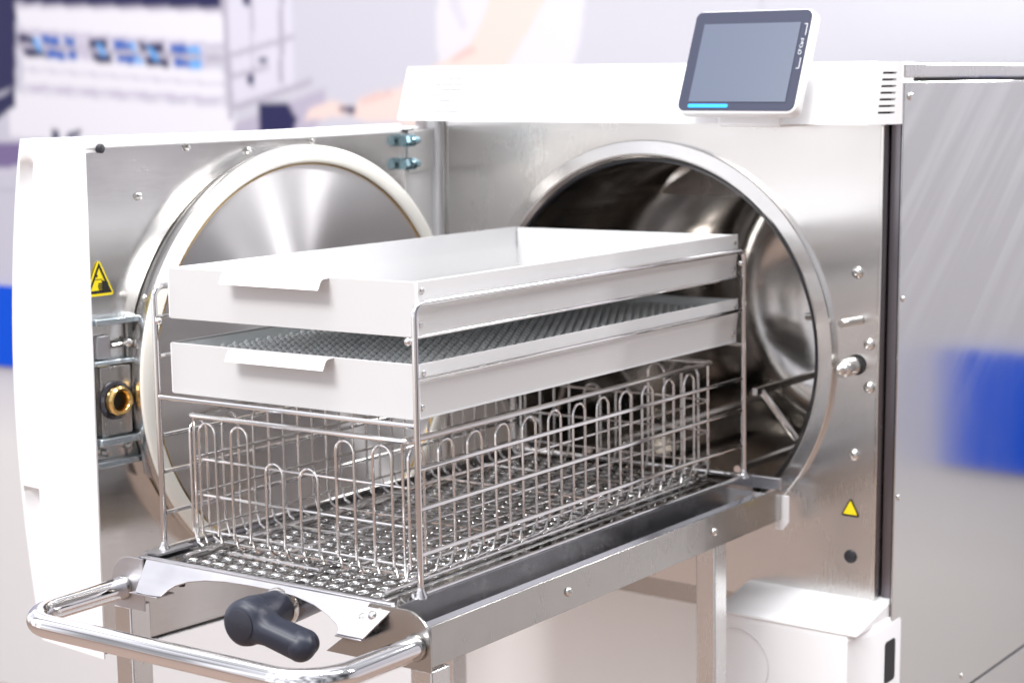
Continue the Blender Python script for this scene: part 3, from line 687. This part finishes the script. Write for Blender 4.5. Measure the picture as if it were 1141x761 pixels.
# ------------------------------------------------------------------ wire rack
RX = .1585; RYF = -.012; RYB = .5735; RZT = -.0178; RZB = -.2735
Rk = thing('wire_rack', 'polished wire rack standing on the trolley bed and carrying two trays', 'rack', (0, .28, RZB))
def rpart(name, mb, mt=None, parent=None, **k): return obj(name, mb, mt or M['chrome'], parent or Rk, **k)
for s in (-1, 1):
    x = s*RX
    hoop = rpart('side_hoop', MB().tube(fillet([(x,RYF,RZB),(x,RYF,RZT),(x,RYB,RZT),(x,RYB,RZB)], .011, 6), .0029, 12))
    for z, r in ((-.0465,.0017),(-.0840,.0019),(-.1613,.0021),(-.1968,.0021),(-.2372,.0021)):
        rpart('side_wire', MB().tube([(x-s*.0012,RYF+.003,z),(x-s*.0012,RYB-.001,z)], r, 10), None, hoop)
    rpart('weld_bead', MB().ball((x-s*.0065,RYF-.001,-.0500), .0036), None, hoop)
    rpart('weld_bead', MB().ball((x-s*.002,RYB-.004,-.0320), .0032), None, hoop)
    rpart('base_runner', MB().tube(fillet([(x-s*.004,RYF-.006,RZB+.0016),(x,RYF+.006,RZB+.0016),(x,RYB,RZB+.0016)], .006, 4), .0024, 10))
    for y in (RYF, RYB): rpart('foot_flange', MB().lathe((x, y, RZB-.001), (0,0,1), [(.0060,0),(.0058,.0018),(.0034,.006),(.0028,.010)], 16), None, hoop)
for y, z in ((RYF,-.1235),(RYB,-.1235)):
    rpart('cross_wire', MB().tube([(-RX,y,z),(RX,y,z)], .0022, 10))
for y in (RYB,): rpart('base_cross_wire', MB().tube([(-RX,y,RZB+.002),(RX,y,RZB+.002)], .0022, 10))
rpart('cross_wire', MB().tube([(-RX,RYB,-.0475),(RX,RYB,-.0475)], .0018, 10))
mb = MB()
for x in (-.158,): mb.prism(rrect(x-.010, x+.012, -.032, .016, .004), lambda a, b: (a, b, RZB-.001), (0,0,.0022))
rpart('corner_plate', mb, M['apron'])

# ------------------------------------------------------------------ wire basket
BX = .1345; BY0 = .004; BY1 = .545; BZT = -.1415; BZB = -.2690
Bk = thing('wire_basket', 'open wire basket with looped uprights in the rack below both trays', 'basket', (0, .27, BZB-.002))
def bpart(name, mb, mt=None, **k): return obj(name, mb, mt or M['wire'], Bk, **k)
bpart('rim', MB().tube(fillet([(0,BY0,BZT),(BX,BY0,BZT),(BX,BY1,BZT),(-BX,BY1,BZT),(-BX,BY0,BZT),(0,BY0,BZT)], .006, 4)[:-1], .0026, 10, True))
for z in (-.1835,-.2185,-.2535):
    i_ = .0016
    bpart('band_wire', MB().tube(fillet([(0,BY0+i_,z),(BX-i_,BY0+i_,z),(BX-i_,BY1-i_,z),(-BX+i_,BY1-i_,z),(-BX+i_,BY0+i_,z),(0,BY0+i_,z)], .005, 3)[:-1], .0014, 8, True))
WR = .00135
def loop(p, side, top, hw):
    """inverted-U upright; side = axis along which the wall runs"""
    pts = []
    if side == 'f' or side == 'b':
        y = BY0 if side == 'f' else BY1; yi = .012 if side == 'f' else -.012
        L = [(p-hw, y+yi, BZB), (p-hw, y, BZB+.006), (p-hw, y, top)]; Rr = [(p+hw, y, top), (p+hw, y, BZB+.006), (p+hw, y+yi, BZB)]
        arc = [(p-hw*math.cos(a*PI/10), y, top-hw+hw*math.sin(a*PI/10)*1.0) for a in range(11)]
    else:
        x = BX if side == 'r' else -BX; xi = -.012 if side == 'r' else .012
        L = [(x+xi, p-hw, BZB), (x, p-hw, BZB+.006), (x, p-hw, top)]; Rr = [(x, p+hw, top), (x, p+hw, BZB+.006), (x+xi, p+hw, BZB)]
        arc = [(x, p-hw*math.cos(a*PI/10), top-hw+hw*math.sin(a*PI/10)) for a in range(11)]
    def bendleg(L): 
        a, b, c = [Vector(q) for q in L]
        return [a, a.lerp(b, .55), b*.8 + (a*.1+c*.1), b.lerp(c, .06)]
    l = bendleg(L); r = bendleg(Rr[::-1])[::-1]
    return l + [Vector(q) for q in arc] + r
def straight(p, side, top=None):
    t = BZT if top is None else top
    if side in 'fb':
        y = BY0 if side == 'f' else BY1; yi = .012 if side == 'f' else -.012
        return [(p,y+yi,BZB),(p,y+yi*.3,BZB+.0015),(p,y,BZB+.008),(p,y,t)]
    x = BX if side == 'r' else -BX; xi = -.012 if side == 'r' else .012
    return [(x+xi,p,BZB),(x+xi*.3,p,BZB+.0015),(x,p,BZB+.008),(x,p,t)]
fx_ = [(-.111,-.1475),(-.069,-.1475),(-.0255,-.178),(.0175,-.178),(.0615,-.1475),(.1052,-.1475)]
for side in 'fb':
    for x, t in fx_: bpart('upright_loop', MB().tube(loop(x, side, t, .0108), WR, 8))
    bpart('upright_wire', MB().tube(straight(-.1285, side), WR, 8)); bpart('upright_wire', MB().tube(straight(.1285, side), WR, 8))
for side in 'rl':
    for q in range(12): bpart('upright_loop', MB().tube(loop(.0153+.0434*q+.0, side, -.1478, .0108), WR, 8))
    bpart('upright_wire', MB().tube(straight(.5345, side), WR, 8))
mb = MB()
for q in range(12):
    for e in (-1, 1):
        y = .0153+.0434*q+e*.0108
        if e < 0 or q % 2: continue
        mb.tube([(-BX+.012,y,BZB),(BX-.012,y,BZB)], WR, 6)
for x in (-.118,-.044,.044,.118): mb.tube([(x,BY0+.010,BZB-.0026),(x,BY1-.010,BZB-.0026)], WR, 6)
bpart('floor_grid', mb)
for s in (-1, 1): bpart('foot_runner', MB().tube([(s*.123,-.020,BZB-.0045),(s*.123,BY1+.004,BZB-.0045)], .0019, 8))
bpart('front_runner', MB().tube([(-.085,BY0-.003,BZB-.001),(.030,BY0-.003,BZB-.001)], .0018, 8))

# ------------------------------------------------------------------ two trays
def tray(name, label, zt, zb, yoff, lipx0, lipx1, floor_z):
    t = thing(name, label, 'tray', (0, .2866, zb), None)
    TX = .1500; L0, L1 = yoff, yoff+.5733; w = .0014; h = zt-zb
    mb = MB(); mb.box(-TX, TX, L0, L0+w, zb, zt)
    obj('front_wall', mb, M['tray'], t, bevel=.0005)
    obj('back_wall', MB().box(-TX+.001, TX-.001, L1-w, L1, zb, zt-.0008), M['tray'], t, bevel=.0005)
    obj('tray_floor', MB().box(-TX+w, TX-w, L0+w, L1-w, zb, zb+.0014), M['tray'], t)
    for s in (-1, 1):
        # side sheet: upper half upright, lower half drawn in below a soft crease
        P = [(0,0),(0,.42*h),(-.0008,.50*h),(-.0042,h),(-.0056,h),(-.0022,.50*h),(-.0014,.42*h),(-.0014,0)]
        mb = MB().prism(P, lambda a, b: (s*(TX+.0016+a), L0+.0022, zt-b), (0, L1-L0-.0030, 0))
        sd = obj('side_wall', mb, M['tray'], t, sm=30, bevel=.0003)
        # folded flange from the front sheet
        for yy in (L0+.0078, L1-.0082):
            for q, zz in ((.0,.17*h),(.0022,.78*h)):
                obj('rivet', MB().lathe((s*(TX+.0016-q), yy, zt-zz), (s,0,0), [(.0031,-.0004),(.0030,.0006),(.0022,.0014),(.0001,.0017)], 16), M['bolt'], sd)
        obj('corner_flange', MB().box(min(s*TX,s*(TX+.0019)), max(s*TX,s*(TX+.0019)), L0+.0004, L0+.0020, zb+.001, zt-.001), M['lip'], t)
    # rolled grip lip
    pr_ = [(.0,-.0004),(-.0085,-.0004),(-.0125,-.0014),(-.0152,-.0045),(-.0178,-.0098),(-.0196,-.0132),(-.0208,-.0128),(-.0190,-.0090),(-.0164,-.0036),(-.0134,-.0002),(-.0090,.0010),(.0,.0010)]
    pr_ = [(a*.76, b*.76) for a, b in pr_]
    mb = MB().prism(pr_, lambda a, b: (lipx0, L0+a, zt+b-.0011), (lipx1-lipx0, 0, 0))
    obj('grip_lip', mb, M['lip'], t, sm=45, bevel=.0003)
    return t
tray('sterilisation_tray', 'upper pale grey metal tray, empty and open, topmost in the wire rack', 0, -.0485, 0, -.0690, .0530, -.0475)
tray('sterilisation_tray', 'lower pale grey metal tray just above the wire basket, lined with a pale sheet, raised dots standing in for light through its holes', -.0716, -.1210, 0, -.0650, .0560, -.1195)
# liner in the lower tray; pale raised dots stand in for light through holes
lz = -.0835
ln = thing('tray_liner', 'pale metal liner inside the lower tray, raised dots standing in for light through perforations', 'tray liner', (0, .2866, lz))
obj('liner_sheet', MB().box(-.1475, .1475, .0026, .5700, lz-.0012, lz), M['mat'], ln)
mb = MB()
for s in (-1, 1): mb.box(min(s*.1475,s*.1482), max(s*.1475,s*.1482), .0026, .57, lz, -.0735)
mb.box(-.1470, .1470, .5698, .5706, lz, -.0735)
obj('liner_rim', mb, M['mat'], ln)
mb = MB(); ry = 0
nx, nyy = 30, 34
for j in range(nyy):
    for i in range(nx):
        x = -.1420+.00965*i; y = .0120+.0165*j
        mb.lathe((x, y, lz), (0,0,1), [(.0034,0),(.0031,.0014),(.0018,.0032),(.0001,.0038)], 8)
st = obj('light_dot_rows', mb, M['light_dot'], ln); st['kind'] = 'stuff'

# ------------------------------------------------------------------ light: exhibition hall
w = bpy.data.worlds.new('World'); sc.world = w; w.use_nodes = True
nt = w.node_tree; bg = nt.nodes['Background']
tc = nt.nodes.new('ShaderNodeTexCoord'); sp_ = nt.nodes.new('ShaderNodeSeparateXYZ'); nt.links.new(tc.outputs['Generated'], sp_.inputs[0])
cr_ = nt.nodes.new('ShaderNodeValToRGB'); e = cr_.color_ramp.elements
mr = nt.nodes.new('ShaderNodeMapRange'); mr.inputs['From Min'].default_value = -1; mr.inputs['From Max'].default_value = 1
nt.links.new(sp_.outputs['Z'], mr.inputs['Value']); nt.links.new(mr.outputs['Result'], cr_.inputs['Fac'])
e[0].position = .0; e[0].color = (.16,.085,.05,1); e[1].position = 1; e[1].color = (.92,.93,1.0,1)
for p, c in ((.40,(.30,.22,.18,1)),(.46,(.55,.50,.48,1)),(.495,(.72,.71,.74,1)),(.58,(.85,.86,.92,1)),(.68,(.55,.55,.60,1)),(.80,(.70,.71,.76,1))):
    q = e.new(p); q.color = c
# booths and people round the horizon: darker upright patches
mp = nt.nodes.new('ShaderNodeMapping'); mp.inputs['Scale'].default_value = (3.2,3.2,.9); nt.links.new(tc.outputs['Generated'], mp.inputs['Vector'])
nz = nt.nodes.new('ShaderNodeTexNoise'); nz.inputs['Scale'].default_value = 1.6; nz.inputs['Detail'].default_value = 4; nt.links.new(mp.outputs['Vector'], nz.inputs['Vector'])
m2 = nt.nodes.new('ShaderNodeMapRange'); m2.inputs['From Min'].default_value = .36; m2.inputs['From Max'].default_value = .60; m2.inputs['To Min'].default_value = .28; m2.inputs['To Max'].default_value = 1.45
nt.links.new(nz.outputs['Fac'], m2.inputs['Value'])
mxw = nt.nodes.new('ShaderNodeMix'); mxw.data_type = 'RGBA'; mxw.blend_type = 'MULTIPLY'; mxw.inputs['Factor'].default_value = 1
nt.links.new(cr_.outputs['Color'], mxw.inputs['A']); nt.links.new(m2.outputs['Result'], mxw.inputs['B'])
# the hall is brighter behind the photographer's left than on the right
dt = nt.nodes.new('ShaderNodeVectorMath'); dt.operation = 'DOT_PRODUCT'; dt.inputs[1].default_value = (-.80,-.55,.25); nt.links.new(tc.outputs['Generated'], dt.inputs[0])
m3 = nt.nodes.new('ShaderNodeMapRange'); m3.inputs['From Min'].default_value = -.8; m3.inputs['From Max'].default_value = .8; m3.inputs['To Min'].default_value = .30; m3.inputs['To Max'].default_value = 1.55
nt.links.new(dt.outputs['Value'], m3.inputs['Value'])
mxv = nt.nodes.new('ShaderNodeMix'); mxv.data_type = 'RGBA'; mxv.blend_type = 'MULTIPLY'; mxv.inputs['Factor'].default_value = 1
nt.links.new(mxw.outputs['Result'], mxv.inputs['A']); nt.links.new(m3.outputs['Result'], mxv.inputs['B'])
nt.links.new(mxv.outputs['Result'], bg.inputs['Color']); bg.inputs['Strength'].default_value = 1.0

def lamp(name, loc, tgt, sx_, sy_, power, col=(1,1,1)):
    l = bpy.data.lights.new(name, 'AREA'); l.shape = 'RECTANGLE'; l.size = sx_; l.size_y = sy_; l.energy = power; l.color = col
    o = bpy.data.objects.new(name, l); COL.objects.link(o); o.location = loc
    o.rotation_euler = (Vector(tgt)-Vector(loc)).to_track_quat('-Z', 'Y').to_euler(); return o
lamp('ceiling_or_added_lamp', (-.45,-2.5,2.6), (0,.2,-.2), 1.6, .9, 92, (1,.985,.97))
lamp('ceiling_or_added_lamp', (.3,-.4,2.9), (.0,.4,-.2), 2.2, .5, 60, (1,.99,.98))
lamp('ceiling_or_added_lamp', (-1.6,.9,2.9), (-1.6,1.4,0), 2.4, .6, 30, (1,.99,1))
lamp('ceiling_or_added_lamp', (1.9,.6,2.9), (.8,1.4,0), 1.8, .5, 25, (1,.99,1))
lamp('ceiling_or_added_lamp', (.9,4.6,2.0), (-.26,.3,0), .8, .9, 420, (1,.99,1))  # added unseen lamp aimed at the door disc for its broad bright spoke
lamp('ceiling_or_added_lamp', (2.0,3.6,2.2), (-.26,.3,0), .12, .8, 70, (1,.99,1))  # added narrow lamp, makes a thin spoke on the door disc
lamp('ceiling_or_added_lamp', (3.0,2.35,2.3), (-.26,.3,0), .30, .8, 45, (1,.99,1))  # added lamp, brightens the left part of the door disc

# ------------------------------------------------------------------ render
sc.view_settings.view_transform = 'Standard'; sc.view_settings.look = 'None'
sc.view_settings.exposure = 0.38; sc.view_settings.gamma = 1
sc.render.engine = 'CYCLES'
sc.cycles.max_bounces = 10; sc.cycles.glossy_bounces = 6; sc.cycles.sample_clamp_indirect = 6
sc.cycles.use_denoising = True
